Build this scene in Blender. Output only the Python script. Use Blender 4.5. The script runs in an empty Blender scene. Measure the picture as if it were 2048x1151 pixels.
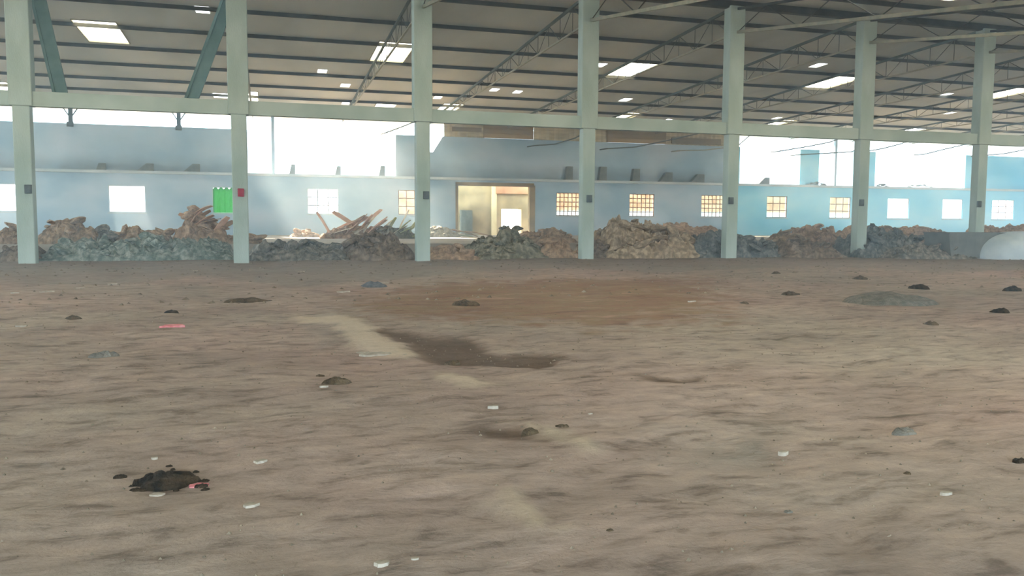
import bpy, bmesh, math, random
from math import radians, sin, cos, pi
from mathutils import Vector, Matrix, noise

# ---------------------------------------------------------------- camera, world, sun, exposure
FOC, YAW, PITCH, ROLL, EYE = 1650.0, radians(16.5), radians(4.5), 0.0054, 1.5
scn = bpy.context.scene
cam_d = bpy.data.cameras.new('camera')
cam = bpy.data.objects.new('camera', cam_d)
scn.collection.objects.link(cam)
cam_d.sensor_width = 36.0
cam_d.lens = 36.0 * FOC / 2048.0
cam_d.clip_end = 600
RM = Matrix.Rotation(-YAW, 3, 'Z') @ Matrix.Rotation(pi/2 - PITCH, 3, 'X') @ Matrix.Rotation(ROLL, 3, 'Z')
cam.matrix_world = Matrix.Translation((0, 0, EYE)) @ RM.to_4x4()
scn.camera = cam

world = bpy.data.worlds.new('sky'); scn.world = world
world.use_nodes = True
wn = world.node_tree.nodes; wl = world.node_tree.links
bg = wn['Background']
bg.inputs['Color'].default_value = (0.70, 0.93, 1.08, 1)
bg.inputs['Strength'].default_value = 3.2

sun_d = bpy.data.lights.new('sun', 'SUN'); sun_d.energy = 16.0; sun_d.angle = radians(1.5)
sun_d.color = (1.0, 0.90, 0.74)
sun = bpy.data.objects.new('sun', sun_d); scn.collection.objects.link(sun)
sun_dir = Vector((0.25, -1.0, -0.6)).normalized()          # the way the sunlight travels
sun.rotation_euler = sun_dir.to_track_quat('-Z', 'Y').to_euler()

scn.view_settings.view_transform = 'Standard'
scn.view_settings.look = 'None'
scn.view_settings.gamma = 1.0
scn.view_settings.use_curve_mapping = False
scn.view_settings.exposure = 1.68

C = scn.collection
rnd = random.Random(11)

# ---------------------------------------------------------------- helpers
CAMV = Vector((0, 0, EYE))
def ray(x, y):
    return RM @ Vector(((x - 1024) / FOC, -(y - 575.5) / FOC, -1.0))
def at_y(x, y, Y):
    d = ray(x, y); return CAMV + d * (Y / d.y)
def at_z(x, y, z=0.0):
    d = ray(x, y); return CAMV + d * ((z - EYE) / d.z)

YC, YW, ZR, SB, SF = 32.3, 68.0, 11.1, 0.035, 0.158      # column row, far wall, ridge height, roof slopes
def roof_z(Y):
    return ZR - SB * (Y - YC) if Y >= YC else ZR - SF * (YC - Y)

def lin(r, g, b):
    f = lambda c: (c/255/12.92) if c/255 <= 0.04045 else ((c/255 + 0.055)/1.055)**2.4
    return (f(r), f(g), f(b), 1.0)

def new_mat(name, c1, c2=None, scale=2.0, rough=0.9, stretch=(1, 1, 1), bump=0.0, bscale=30.0, c3=None, metal=0.0, spread=(0.35, 0.65)):
    m = bpy.data.materials.new(name); m.use_nodes = True
    n, l = m.node_tree.nodes, m.node_tree.links
    b = n['Principled BSDF']; b.inputs['Roughness'].default_value = rough; b.inputs['Metallic'].default_value = metal
    if 'Specular IOR Level' in b.inputs: b.inputs['Specular IOR Level'].default_value = 0.25
    tc = n.new('ShaderNodeTexCoord'); mp = n.new('ShaderNodeMapping'); mp.inputs['Scale'].default_value = stretch
    l.new(tc.outputs['Object'], mp.inputs['Vector'])
    if c2 is None:
        b.inputs['Base Color'].default_value = c1
    else:
        t = n.new('ShaderNodeTexNoise'); t.inputs['Scale'].default_value = scale; t.inputs['Detail'].default_value = 6
        l.new(mp.outputs[0], t.inputs['Vector'])
        r = n.new('ShaderNodeValToRGB'); r.color_ramp.elements[0].position = spread[0]; r.color_ramp.elements[1].position = spread[1]
        r.color_ramp.elements[0].color = c1; r.color_ramp.elements[1].color = c2
        if c3: e = r.color_ramp.elements.new(0.5*(spread[0]+spread[1])); e.color = c3
        l.new(t.outputs['Fac'], r.inputs['Fac']); l.new(r.outputs['Color'], b.inputs['Base Color'])
    if bump:
        t2 = n.new('ShaderNodeTexNoise'); t2.inputs['Scale'].default_value = bscale; t2.inputs['Detail'].default_value = 4
        l.new(mp.outputs[0], t2.inputs['Vector'])
        bp = n.new('ShaderNodeBump'); bp.inputs['Strength'].default_value = bump; bp.inputs['Distance'].default_value = 0.05
        l.new(t2.outputs['Fac'], bp.inputs['Height']); l.new(bp.outputs['Normal'], b.inputs['Normal'])
    return m

def translucent_mat(name, col, t=0.8):
    m = bpy.data.materials.new(name); m.use_nodes = True
    n, l = m.node_tree.nodes, m.node_tree.links; n.clear()
    o = n.new('ShaderNodeOutputMaterial'); a = n.new('ShaderNodeBsdfTranslucent'); d = n.new('ShaderNodeBsdfDiffuse'); x = n.new('ShaderNodeMixShader')
    tc = n.new('ShaderNodeTexCoord'); w = n.new('ShaderNodeTexNoise'); w.inputs['Scale'].default_value = 1.5
    r = n.new('ShaderNodeMixRGB'); r.inputs[1].default_value = col; r.inputs[2].default_value = tuple(c*0.85 for c in col[:3]) + (1,)
    l.new(tc.outputs['Object'], w.inputs['Vector']); l.new(w.outputs['Fac'], r.inputs[0])
    l.new(r.outputs[0], a.inputs['Color']); l.new(r.outputs[0], d.inputs['Color']); x.inputs[0].default_value = t
    l.new(d.outputs[0], x.inputs[1]); l.new(a.outputs[0], x.inputs[2]); l.new(x.outputs[0], o.inputs['Surface'])
    return m

M = {}
M['col'] = new_mat('aged grey green concrete', lin(160, 178, 168), lin(186, 200, 192), 1.4, stretch=(1, 1, .3), bump=.2)
M['beam'] = new_mat('grey green beam concrete', lin(164, 182, 174), lin(186, 200, 192), .8)
M['wall'] = new_mat('pale blue plaster', lin(152, 184, 202), lin(192, 210, 222), .25, stretch=(1, 1, 1.6), c3=lin(174, 200, 214))
M['wall_glare'] = new_mat('plaster with painted cyan glare', lin(130, 208, 236), lin(176, 230, 246), .22, stretch=(1, 1, 1.6), c3=lin(152, 220, 242))  # glare on the right wall section, painted in as a stronger cyan
M['ledge'] = new_mat('pale concrete ledge', lin(170, 186, 188), lin(196, 206, 206), .6)
def grime(m, z0, z1, z2, col, upper):
    # soot and dust settled on the plaster above the ledge, broken up by noise
    n, l = m.node_tree.nodes, m.node_tree.links; b = n['Principled BSDF']
    src = b.inputs['Base Color'].links[0].from_socket
    tc = n.new('ShaderNodeTexCoord'); sx = n.new('ShaderNodeSeparateXYZ'); l.new(tc.outputs['Object'], sx.inputs[0])
    r = n.new('ShaderNodeMapRange'); r.inputs[1].default_value = z1; r.inputs[2].default_value = z2; r.inputs[3].default_value = 1; r.inputs[4].default_value = upper
    l.new(sx.outputs['Z'], r.inputs[0])
    g = n.new('ShaderNodeMath'); g.operation = 'GREATER_THAN'; g.inputs[1].default_value = z0; l.new(sx.outputs['Z'], g.inputs[0])
    t = n.new('ShaderNodeTexNoise'); t.inputs['Scale'].default_value = .5; t.inputs['Detail'].default_value = 6; l.new(tc.outputs['Object'], t.inputs['Vector'])
    a = n.new('ShaderNodeMath'); a.operation = 'MULTIPLY'; l.new(r.outputs[0], a.inputs[0]); l.new(g.outputs[0], a.inputs[1])
    c_ = n.new('ShaderNodeMath'); c_.operation = 'MULTIPLY'; l.new(a.outputs[0], c_.inputs[0]); l.new(t.outputs['Fac'], c_.inputs[1])
    x = n.new('ShaderNodeMixRGB'); l.new(c_.outputs[0], x.inputs[0]); l.new(src, x.inputs[1]); x.inputs[2].default_value = col
    l.new(x.outputs[0], b.inputs['Base Color'])
grime(M['wall'], 5.2, 5.3, 6.6, lin(112, 114, 104), .28)
M['stub'] = new_mat('dark weathered stub concrete', lin(92, 98, 92), lin(122, 126, 116), 3)
M['roof'] = new_mat('grey fibre cement roofing', lin(176, 177, 164), lin(204, 202, 188), .35, stretch=(1, .35, 1), c3=lin(190, 190, 178))
M['steel'] = new_mat('dull green grey steel', lin(74, 82, 74), lin(98, 104, 94), 2)
M['purlin'] = new_mat('dark rusty purlin steel', lin(62, 62, 54), lin(84, 82, 72), 2)
M['bar'] = new_mat('weathered light steel', lin(140, 140, 120), lin(168, 162, 140), 3)
M['brace'] = new_mat('teal grey painted steel', lin(96, 124, 124), lin(120, 146, 146), 2)
M['white_steel'] = new_mat('white painted steel', lin(214, 222, 222), lin(232, 236, 236), 2)
M['sky_panel'] = translucent_mat('warm translucent roof sheet', (0.95, 0.86, 0.66, 1), .85)
M['dome'] = translucent_mat('milky plastic dome', (0.9, 0.94, 1.0, 1), .85)
M['cream_glow'] = translucent_mat('cream translucent sheet', lin(160, 142, 98), .24)
M['green'] = translucent_mat('green netting', lin(34, 110, 36), .2)
M['cream'] = new_mat('cream render', lin(196, 184, 140), lin(222, 210, 168), .7)
M['ochre'] = new_mat('ochre plaster', lin(140, 126, 94), lin(178, 160, 122), .8)
M['brick'] = new_mat('orange brick', lin(160, 116, 82), lin(198, 156, 120), 1.0)
M['tan'] = new_mat('tan corrugated closure', lin(176, 162, 120), lin(226, 212, 172), 1.2, stretch=(.5, 1, 3))
M['boxgrey'] = new_mat('grey switch box paint', lin(84, 92, 94), lin(104, 112, 112), 8)
M['boxred'] = new_mat('red switch box paint', lin(160, 56, 78), lin(186, 80, 96), 8)
M['grille'] = new_mat('brown painted grille', lin(120, 96, 76), lin(146, 118, 94), 6)
M['outground'] = new_mat('pale sunlit ground', lin(190, 182, 160), lin(214, 206, 184), .4)
HE = {
 'tan': new_mat('tan rubble', lin(132, 112, 92), lin(206, 182, 152), 4.7, bump=.9, bscale=14, c3=lin(172, 146, 118)),
 'beige': new_mat('beige rubble', lin(134, 114, 92), lin(206, 188, 160), 4.5, bump=.9, bscale=14, c3=lin(166, 146, 118)),
 'orange': new_mat('orange brown rubble', lin(146, 120, 98), lin(212, 184, 154), 4.3, bump=.9, bscale=14, c3=lin(182, 154, 126)),
 'olive': new_mat('grey olive rubble', lin(94, 90, 74), lin(176, 168, 144), 4.6, bump=.9, bscale=14, c3=lin(136, 130, 108)),
 'dark': new_mat('dark grey rubble', lin(96, 94, 86), lin(172, 164, 150), 4.8, bump=.9, bscale=14, c3=lin(130, 126, 116)),
 'blue': new_mat('dark blue grey rubble', lin(92, 98, 98), lin(156, 156, 150), 4.8, bump=.9, bscale=14, c3=lin(118, 122, 120)),
 'teal': new_mat('grey teal rubble', lin(104, 118, 110), lin(186, 190, 178), 4.8, bump=.9, bscale=14, c3=lin(140, 150, 140)),
 'brown': new_mat('dark brown rubble', lin(104, 92, 80), lin(166, 150, 130), 4.8, bump=.9, bscale=14, c3=lin(136, 120, 104)),
}
BO = {
 'pink': new_mat('pinkish wood', lin(206, 164, 136), lin(232, 196, 168), 3),
 'green': new_mat('greenish weathered wood', lin(150, 158, 104), lin(190, 192, 142), 3),
 'pale': new_mat('pale wood', lin(210, 200, 170), lin(236, 228, 204), 3),
 'brown': new_mat('brown wood', lin(140, 110, 80), lin(176, 146, 112), 3),
}
M['soil'] = new_mat('dark damp soil', lin(62, 50, 36), lin(106, 88, 66), 9, bump=.8, bscale=40)
M['soil2'] = new_mat('grey soil', lin(96, 92, 84), lin(132, 124, 112), 7, bump=.6, bscale=40)
M['char'] = new_mat('black charred scraps', lin(20, 17, 12), lin(78, 62, 44), 9, bump=1, bscale=60)
M['paper'] = new_mat('off white scrap', lin(150, 138, 122), lin(184, 172, 156), 12)
M['pinkrag'] = new_mat('pink rag', lin(206, 110, 116), lin(230, 160, 160), 12)
M['tealrag'] = new_mat('teal scrap', lin(50, 128, 112), lin(76, 152, 134), 12)
M['bluerag'] = new_mat('blue grey scrap', lin(78, 80, 84), lin(108, 108, 108), 12)
M['skip'] = new_mat('dark grey skip paint', lin(112, 116, 114), lin(132, 136, 132), 2)
M['dome_sheet'] = new_mat('pale blue white sheeting', lin(196, 212, 220), lin(216, 228, 232), 2)

def link(name, me, mat, parent=None):
    o = bpy.data.objects.new(name, me); C.objects.link(o)
    if mat is not None and not me.materials: me.materials.append(mat)
    if parent is not None: o.parent = parent
    return o
def tag(o, label=None, cat=None, group=None, kind=None):
    if label: o['label'] = label
    if cat: o['category'] = cat
    if group: o['group'] = group
    if kind: o['kind'] = kind
    return o
def empty(name, loc, label, cat, group=None, kind='thing'):
    o = bpy.data.objects.new(name, None); C.objects.link(o); o.location = loc
    o.empty_display_size = .2
    return tag(o, label, cat, group, kind)

class MB:
    def __init__(s): s.bm = bmesh.new()
    def box(s, lo, hi):
        x0, y0, z0 = lo; x1, y1, z1 = hi
        v = [s.bm.verts.new(p) for p in ((x0,y0,z0),(x1,y0,z0),(x1,y1,z0),(x0,y1,z0),(x0,y0,z1),(x1,y0,z1),(x1,y1,z1),(x0,y1,z1))]
        for f in ((3,2,1,0),(4,5,6,7),(0,1,5,4),(1,2,6,5),(2,3,7,6),(3,0,4,7)): s.bm.faces.new([v[i] for i in f])
    def bar(s, a, b, w, h, upv=(0, 0, 1)):
        a = Vector(a); b = Vector(b); d = (b - a).normalized(); up = Vector(upv)
        side = d.cross(up)
        if side.length < 1e-4: side = d.cross(Vector((0, 1, 0)))
        side.normalize(); u2 = side.cross(d).normalized()
        q = []
        for p in (a, b):
            for sx, sz in ((-1,-1),(1,-1),(1,1),(-1,1)): q.append(s.bm.verts.new(p + side*(sx*w/2) + u2*(sz*h/2)))
        for f in ((3,2,1,0),(4,5,6,7),(0,1,5,4),(1,2,6,5),(2,3,7,6),(3,0,4,7)): s.bm.faces.new([q[i] for i in f])
    def tube(s, pts, r, n=6):
        pts = [Vector(p) for p in pts]; rings = []
        for i, p in enumerate(pts):
            d = (pts[min(i+1, len(pts)-1)] - pts[max(i-1, 0)]).normalized()
            a = d.cross(Vector((0, 1, .2))).normalized(); b = d.cross(a)
            rings.append([s.bm.verts.new(p + a*r*cos(2*pi*k/n) + b*r*sin(2*pi*k/n)) for k in range(n)])
        for i in range(len(rings)-1):
            for k in range(n): s.bm.faces.new((rings[i][k], rings[i][(k+1) % n], rings[i+1][(k+1) % n], rings[i+1][k]))
        s.bm.faces.new(rings[0][::-1]); s.bm.faces.new(rings[-1])
    def build(s, name, mat, parent=None, smooth=False, bevel=0):
        bmesh.ops.recalc_face_normals(s.bm, faces=s.bm.faces)
        if bevel: bmesh.ops.bevel(s.bm, geom=list(s.bm.edges), offset=bevel, segments=1, affect='EDGES')
        me = bpy.data.meshes.new(name); s.bm.to_mesh(me); s.bm.free()
        if smooth:
            for p in me.polygons: p.use_smooth = True
        return link(name, me, mat, parent)

def sheet_with_holes(name, us, vs, holes, pos, thick, mat):
    """a slab over the grid us x vs, pos(u,v) -> point, thick vector; cells inside holes are left out"""
    us = sorted(set(round(u, 3) for u in us)); vs = sorted(set(round(v, 3) for v in vs))
    bm = bmesh.new(); vt = {}
    def V(i, j, k):
        key = (i, j, k)
        if key not in vt: vt[key] = bm.verts.new(pos(us[i], vs[j]) + (Vector(thick) if k else Vector((0, 0, 0))))
        return vt[key]
    solid = set()
    for i in range(len(us)-1):
        for j in range(len(vs)-1):
            cu, cv = (us[i]+us[i+1])/2, (vs[j]+vs[j+1])/2
            if not any(h[0] < cu < h[2] and h[1] < cv < h[3] for h in holes): solid.add((i, j))
    for (i, j) in solid:
        bm.faces.new((V(i,j,0), V(i+1,j,0), V(i+1,j+1,0), V(i,j+1,0)))
        bm.faces.new((V(i,j+1,1), V(i+1,j+1,1), V(i+1,j,1), V(i,j,1)))
        if (i-1, j) not in solid: bm.faces.new((V(i,j,0), V(i,j+1,0), V(i,j+1,1), V(i,j,1)))
        if (i+1, j) not in solid: bm.faces.new((V(i+1,j,0), V(i+1,j,1), V(i+1,j+1,1), V(i+1,j+1,0)))
        if (i, j-1) not in solid: bm.faces.new((V(i,j,0), V(i,j,1), V(i+1,j,1), V(i+1,j,0)))
        if (i, j+1) not in solid: bm.faces.new((V(i,j+1,0), V(i+1,j+1,0), V(i+1,j+1,1), V(i,j+1,1)))
    bmesh.ops.recalc_face_normals(bm, faces=bm.faces)
    me = bpy.data.meshes.new(name); bm.to_mesh(me); bm.free()
    return link(name, me, mat)

def pip(x, y, poly):
    c = False; j = len(poly) - 1
    for i in range(len(poly)):
        xi, yi = poly[i]; xj, yj = poly[j]
        if (yi > y) != (yj > y) and x < (xj-xi)*(y-yi)/(yj-yi) + xi: c = not c
        j = i
    return c
def fr(x, y, z=0.0, o=5): return noise.fractal(Vector((x, y, z)), 0.8, 2.0, o)

# ---------------------------------------------------------------- floor
def gz(x, y):
    far = min(1, max(0, (YC + 40 - y)/40))
    return 0.05*fr(x*.35, y*.35, 3.1, 4)*1.0
WET = [[(770,655),(850,668),(900,680),(955,690),(1000,710),(1060,706),(1110,710),(1143,718),(1110,724),(1070,735),(1020,737),(960,728),(900,726),(850,720),(836,705),(815,690),(790,672),(740,658)],
       [(1270,752),(1330,758),(1400,756),(1340,768),(1290,768)], [(900,668),(960,680),(965,695),(900,700),(870,690)],
       [(1040,860),(1110,872),(1150,880),(1060,884),(960,872),(940,862)]]
PALE = [[(590,632),(690,632),(722,640),(760,662),(800,690),(850,704),(800,712),(760,704),(720,690),(690,668),(668,648),(600,645)],
        [(960,985),(1010,1000),(1050,1030),(1090,1060),(1050,1062),(1010,1035),(985,1010)],
        [(1040,850),(1130,862),(1160,880),(1200,905),(1140,900),(1110,880)],
        [(850,742),(950,760),(1010,778),(960,776),(880,764)]]
RUST = [[(740,590),(900,565),(1100,560),(1400,555),(1440,600),(1420,640),(1200,655),(1000,640),(800,640),(700,620)]]
GREY = [[(630,645),(670,645),(690,668),(680,690),(640,685),(620,660)],
        [(1360,880),(1480,860),(1520,900),(1440,930),(1380,915)],[(-200,500),(2300,500),(2300,530),(1900,545),(1600,532),(1300,545),(1100,534),(800,556),(600,575),(400,552),(200,570),(-200,556)],[(1680,598),(1740,585),(1850,596),(1930,612),(1790,612)]]
def tow(polys): return [[tuple(at_z(x, y).xy) for x, y in p] for p in polys]
WETW, PALEW, RUSTW, GREYW = tow(WET), tow(PALE), tow(RUST), tow(GREY)
def mask(x, y, polys, jit, soft=1):
    s = 0
    for k in range(5):
        jx = jit*fr(x*2.2+k*.13, y*2.2, 7+k*.05, 4)*1.6 + jit*.5*((k % 3)-1); jy = jit*fr(x*2.2, y*2.2+k*.1, 17, 4)*1.6 + jit*.5*((k//2)-1)
        if any(pip(x+jx, y+jy, p) for p in polys): s += 1
    return s/5
def frange(a, b, st):
    r = []; 
    while a < b: r.append(a); a += st
    return r
gx = frange(-45, -6, 1.5) + frange(-6, 12, .11) + frange(12, 24, .35) + frange(24, 95, 1.5) + [95]
gy = frange(-10, 3, 1.3) + frange(3, 16, .10) + frange(16, 34, .28) + frange(34, 90, 1.6) + [90]
def bbx(polys, pad):
    xs = [p[0] for q in polys for p in q]; ys = [p[1] for q in polys for p in q]
    return (min(xs)-pad, min(ys)-pad, max(xs)+pad, max(ys)+pad)
boxes = [bbx(w, .8) for w in (WETW, PALEW, RUSTW, GREYW)]
verts, attrs = [], [[], [], [], []]
for y in gy:
    for x in gx:
        z = gz(x, y)
        ms = []
        for k, (pw, jit) in enumerate(((WETW, .10), (PALEW, .10), (RUSTW, .9), (GREYW, .3))):
            bb = boxes[k]
            ms.append(mask(x, y, pw, jit) if bb[0] < x < bb[2] and bb[1] < y < bb[3] else 0.0)
        if 3 < y < 18 and -6 < x < 12:
            z += 0.018*fr(x*2.5, y*2.5, 1, 4)
            z -= 0.025*ms[0]; z += 0.02*ms[1]
        verts.append((x, y, z))
        for k in range(4): attrs[k].append(ms[k])
nx = len(gx); faces = []
for j in range(len(gy)-1):
    for i in range(nx-1): faces.append((j*nx+i, j*nx+i+1, (j+1)*nx+i+1, (j+1)*nx+i))
me = bpy.data.meshes.new('floor'); me.from_pydata(verts, [], faces); me.update()
for nm, a in zip(('wet', 'pale', 'rust', 'grey'), attrs):
    at = me.attributes.new(nm, 'FLOAT', 'POINT'); at.data.foreach_set('value', a)
for p in me.polygons: p.use_smooth = True
fm = bpy.data.materials.new('trampled brown earth'); fm.use_nodes = True
n, l = fm.node_tree.nodes, fm.node_tree.links
b = n['Principled BSDF']; b.inputs['Roughness'].default_value = .95; b.inputs['Specular IOR Level'].default_value = .15
tc = n.new('ShaderNodeTexCoord')
def nz(scale, st=(1, 1, 1), det=8, dist=0.0, rough=.55):
    mp = n.new('ShaderNodeMapping'); mp.inputs['Scale'].default_value = st; l.new(tc.outputs['Object'], mp.inputs['Vector'])
    t = n.new('ShaderNodeTexNoise'); t.inputs['Scale'].default_value = scale; t.inputs['Detail'].default_value = det
    t.inputs['Roughness'].default_value = rough; t.inputs['Distortion'].default_value = dist
    l.new(mp.outputs[0], t.inputs['Vector']); return t.outputs['Fac']
def ramp(fac, stops):
    r = n.new('ShaderNodeValToRGB'); cr = r.color_ramp
    cr.elements[0].position, cr.elements[0].color = stops[0]; cr.elements[1].position, cr.elements[1].color = stops[-1]
    for p, c in stops[1:-1]: e = cr.elements.new(p); e.color = c
    l.new(fac, r.inputs['Fac']); return r.outputs['Color']
def mix(fac, a, c, mode='MIX'):
    m_ = n.new('ShaderNodeMixRGB'); m_.blend_type = mode
    for i, v in ((0, fac), (1, a), (2, c)):
        if hasattr(v, 'links'): l.new(v, m_.inputs[i])
        else: m_.inputs[i].default_value = v
    return m_.outputs[0]
def mul(a, k):
    m_ = n.new('ShaderNodeMath'); m_.operation = 'MULTIPLY'; l.new(a, m_.inputs[0])
    if hasattr(k, 'links'): l.new(k, m_.inputs[1])
    else: m_.inputs[1].default_value = k
    return m_.outputs[0]
base = ramp(nz(.45, (1, 1.3, 1), 8), [(.34, lin(144, 125, 113)), (.5, lin(165, 144, 130)), (.66, lin(177, 158, 143))])
tint = ramp(nz(.16, (1, 1, 1), 3), [(.38, lin(160, 150, 136)), (.62, lin(178, 148, 138))])
c = mix(.4, base, tint)
fine = ramp(nz(5.0, (.55, 1.2, 1), 10, .3, .65), [(.34, (.42, .40, .37, 1)), (.46, (.90, .90, .89, 1)), (.66, (1.22, 1.21, 1.19, 1))])
c = mix(.8, c, fine, 'MULTIPLY')
sp = ramp(nz(1.6, (.6, 1.6, 1), 9, .5, .7), [(.33, (.42, .39, .34, 1)), (.44, (.98, .98, .98, 1)), (.7, (1.10, 1.10, 1.08, 1))])
c = mix(.75, c, sp, 'MULTIPLY')
at = {}
for k in ('wet', 'pale', 'rust', 'grey'):
    a_ = n.new('ShaderNodeAttribute'); a_.attribute_name = k; at[k] = a_.outputs['Fac']
rustn = ramp(nz(1.1, (.5, 1.5, 1), 9, .4, .65), [(.3, lin(84, 60, 46)), (.45, lin(140, 104, 82)), (.55, lin(134, 112, 82)), (.68, lin(176, 138, 116))])
c = mix(mul(at['rust'], .82), c, rustn)
c = mix(mul(at['grey'], .45), c, lin(128, 124, 114))
c = mix(mul(at['pale'], .7), c, lin(206, 188, 164))
c = mix(mul(at['wet'], .8), c, lin(88, 68, 50))
l.new(c, b.inputs['Base Color'])
bp = n.new('ShaderNodeBump'); bp.inputs['Strength'].default_value = .8; bp.inputs['Distance'].default_value = .05
l.new(nz(5, (.7, 1, 1), 10, .2, .65), bp.inputs['Height']); l.new(bp.outputs['Normal'], b.inputs['Normal'])
floor = link('floor', me, fm); tag(floor, kind='structure')

PLZ, PLY = .45, 41.0
mb = MB(); mb.box((-45, PLY, -.3), (95, YW, PLZ)); tag(mb.build('floor', new_mat('pale dusty slab', lin(168, 158, 140), lin(196, 188, 172), .5, bump=.3, bscale=12)), kind='structure')
mb = MB(); mb.box((-240, 72, -.6), (320, 330, -.06)); tag(mb.build('outside_ground', M['outground']), kind='structure')
mb = MB(); mb.box((-240, -200, -.6), (320, -10.2, -.06)); tag(mb.build('outside_ground', M['outground']), kind='structure')

# ---------------------------------------------------------------- roof
X0, X1 = -45.0, 95.0
warm_near = [(-7.55, 42.9, 47.0), (6.6, 43.1, 47.5), (20.9, 43.5, 47.9), (35.0, 43.6, 47.9), (49.1, 43.6, 47.9)]
warm_far = [(-16.3, 59.4, 63.4), (-1.2, 58.6, 62.6), (8.5, 60.4, 64.2), (13.2, 59.6, 63.8), (27.6, 59.8, 64.2), (41.7, 59.8, 64.2), (56.0, 60.0, 64.2)]
dots = [(-2.6, 39.8), (3.3, 51.2), (5.0, 55.1), (11.6, 57.7), (14.7, 54.0), (16.4, 54.3), (18.7, 45.3), (24.7, 55.1), (31.0, 42.0), (31.9, 62.6), (40.1, 59.4), (45.5, 47.4), (52.0, 53.7), (5.6, 61.7), (-2.9, 60.9), (48.3, 64.8)]
holes = []
W2 = .95
for x, a, c_ in warm_near: holes.append((x-W2, a, x+W2, c_))
for x, a, c_ in warm_far: holes.append((x-.75, a, x+.75, c_))
big_dot = {0: .30, 7: .34, 8: .30, 2: .3, 14: .5}
for i, (x, y) in enumerate(dots):
    r_ = big_dot.get(i, .27); holes.append((x-r_, y-r_*1.8, x+r_, y+r_*1.8))
us = [X0, X1] + [h[0] for h in holes] + [h[2] for h in holes]
vs = [YC, YW+1.6] + [h[1] for h in holes] + [h[3] for h in holes]
o = sheet_with_holes('ceiling', us, vs, holes, lambda u, v: Vector((u, v, roof_z(v))), (0, 0, .06), M['roof'])
tag(o, kind='structure')
fholes = []
for x in (-21.4, -7.4, 6.6, 20.7, 34.8, 48.9, 63):
    for ya in (2.0, 12.0, 21.5): fholes.append((x-1.0, ya, x+1.0, ya+5.0))  # unseen roof lights, added to bring more light onto the floor
fdot = at_z(1783, 17, 10.6); fholes.append((fdot.x-.25, YC-6.0, fdot.x+.25, YC-5.5))
us = [X0, X1] + [h[0] for h in fholes] + [h[2] for h in fholes]
vs = [-9.0, YC] + [h[1] for h in fholes] + [h[3] for h in fholes]
o = sheet_with_holes('ceiling', us, vs, fholes, lambda u, v: Vector((u, v, roof_z(v))), (0, 0, .06), M['roof'])
tag(o, kind='structure')

def panel(x0, y0, x1, y1, label, group, name='roof_skylight', frame=True, mat='sky_panel', cat='skylight'):
    xm, ym = (x0+x1)/2, (y0+y1)/2; z = roof_z(ym)
    r = empty(name, (xm, ym, z), label, cat, group)
    bm = MB(); v = []
    nseg = max(4, int((x1-x0)/.16)); row = []
    for i in range(nseg+1):
        u = x0 + (x1-x0)*i/nseg; dz = .018*(i % 2)
        row.append([bm.bm.verts.new((u-xm, yy-ym, roof_z(yy)-z+.07+dz)) for yy in (y0-.05, y1+.05)])
    for i in range(nseg): bm.bm.faces.new((row[i][0], row[i+1][0], row[i+1][1], row[i][1]))
    p = bm.build('translucent_sheet', M[mat], r)
    if frame:
        f = MB()
        for xx in (x0, x1): f.bar((xx-xm, y0-ym, roof_z(y0)-z-.02), (xx-xm, y1-ym, roof_z(y1)-z-.02), .05, .06)
        for yy in (y0, y1): f.bar((x0-xm, yy-ym, roof_z(yy)-z-.02), (x1-xm, yy-ym, roof_z(yy)-z-.02), .05, .06)
        f.build('frame', M['bar'], r)
    return r
w1 = ['large warm roof light above the leftmost bay, squarest of the bright panels', 'slanted warm roof light just left of the third column',
      'warm roof light between the fourth and fifth columns', 'thin warm roof light just left of the sixth column', 'warm roof light cut by the right edge of the picture']
for (x, a, c_), lb in zip(warm_near, w1): panel(x-W2, a, x+W2, c_, lb, 'warm roof lights in the nearer row')
w2 = ['small bright roof light cut by the left edge, behind the first column', 'small bright roof light beside the second column above the beam', 'bright white roof light just left of the third column near the beam', 'warm flat roof light just right of the third column above the beam',
      'small warm roof light right of the fourth column above the beam', 'thin warm roof light right of the fifth column above the beam', 'bluish white roof light between the sixth and seventh columns near the beam']
for (x, a, c_), lb in zip(warm_far, w2): panel(x-.75, a, x+.75, c_, lb, 'small roof lights in the farther row', mat='dome' if lb.startswith('bluish') else 'sky_panel')
for i, (x, y) in enumerate(dots):
    r_ = big_dot.get(i, .27)
    lbs = {0: 'round white roof light at the top left beside the second column', 7: 'round bluish roof light above the small warm panel right of the fourth column', 8: 'tiny white roof light above the thin warm panel left of the sixth column',
           14: 'round white roof light touching the left side of the second column above the beam', 2: 'tiny round roof light left of the third column over the bright opening'}
    lb = lbs.get(i, 'tiny white roof light spot no larger than a hand basin in the far roof')
    panel(x-r_, y-r_*1.8, x+r_, y+r_*1.8, lb, 'tiny roof light spots', frame=False, mat='dome')
for h in fholes[:-1]: panel(*h, 'unseen roof light in the front slope, added to brighten the open floor', 'added roof lights in the front slope')
panel(*fholes[-1], 'tiny roof light spot in the dark front slope at the top right', 'roof light spots in the front slope', frame=False)

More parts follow.
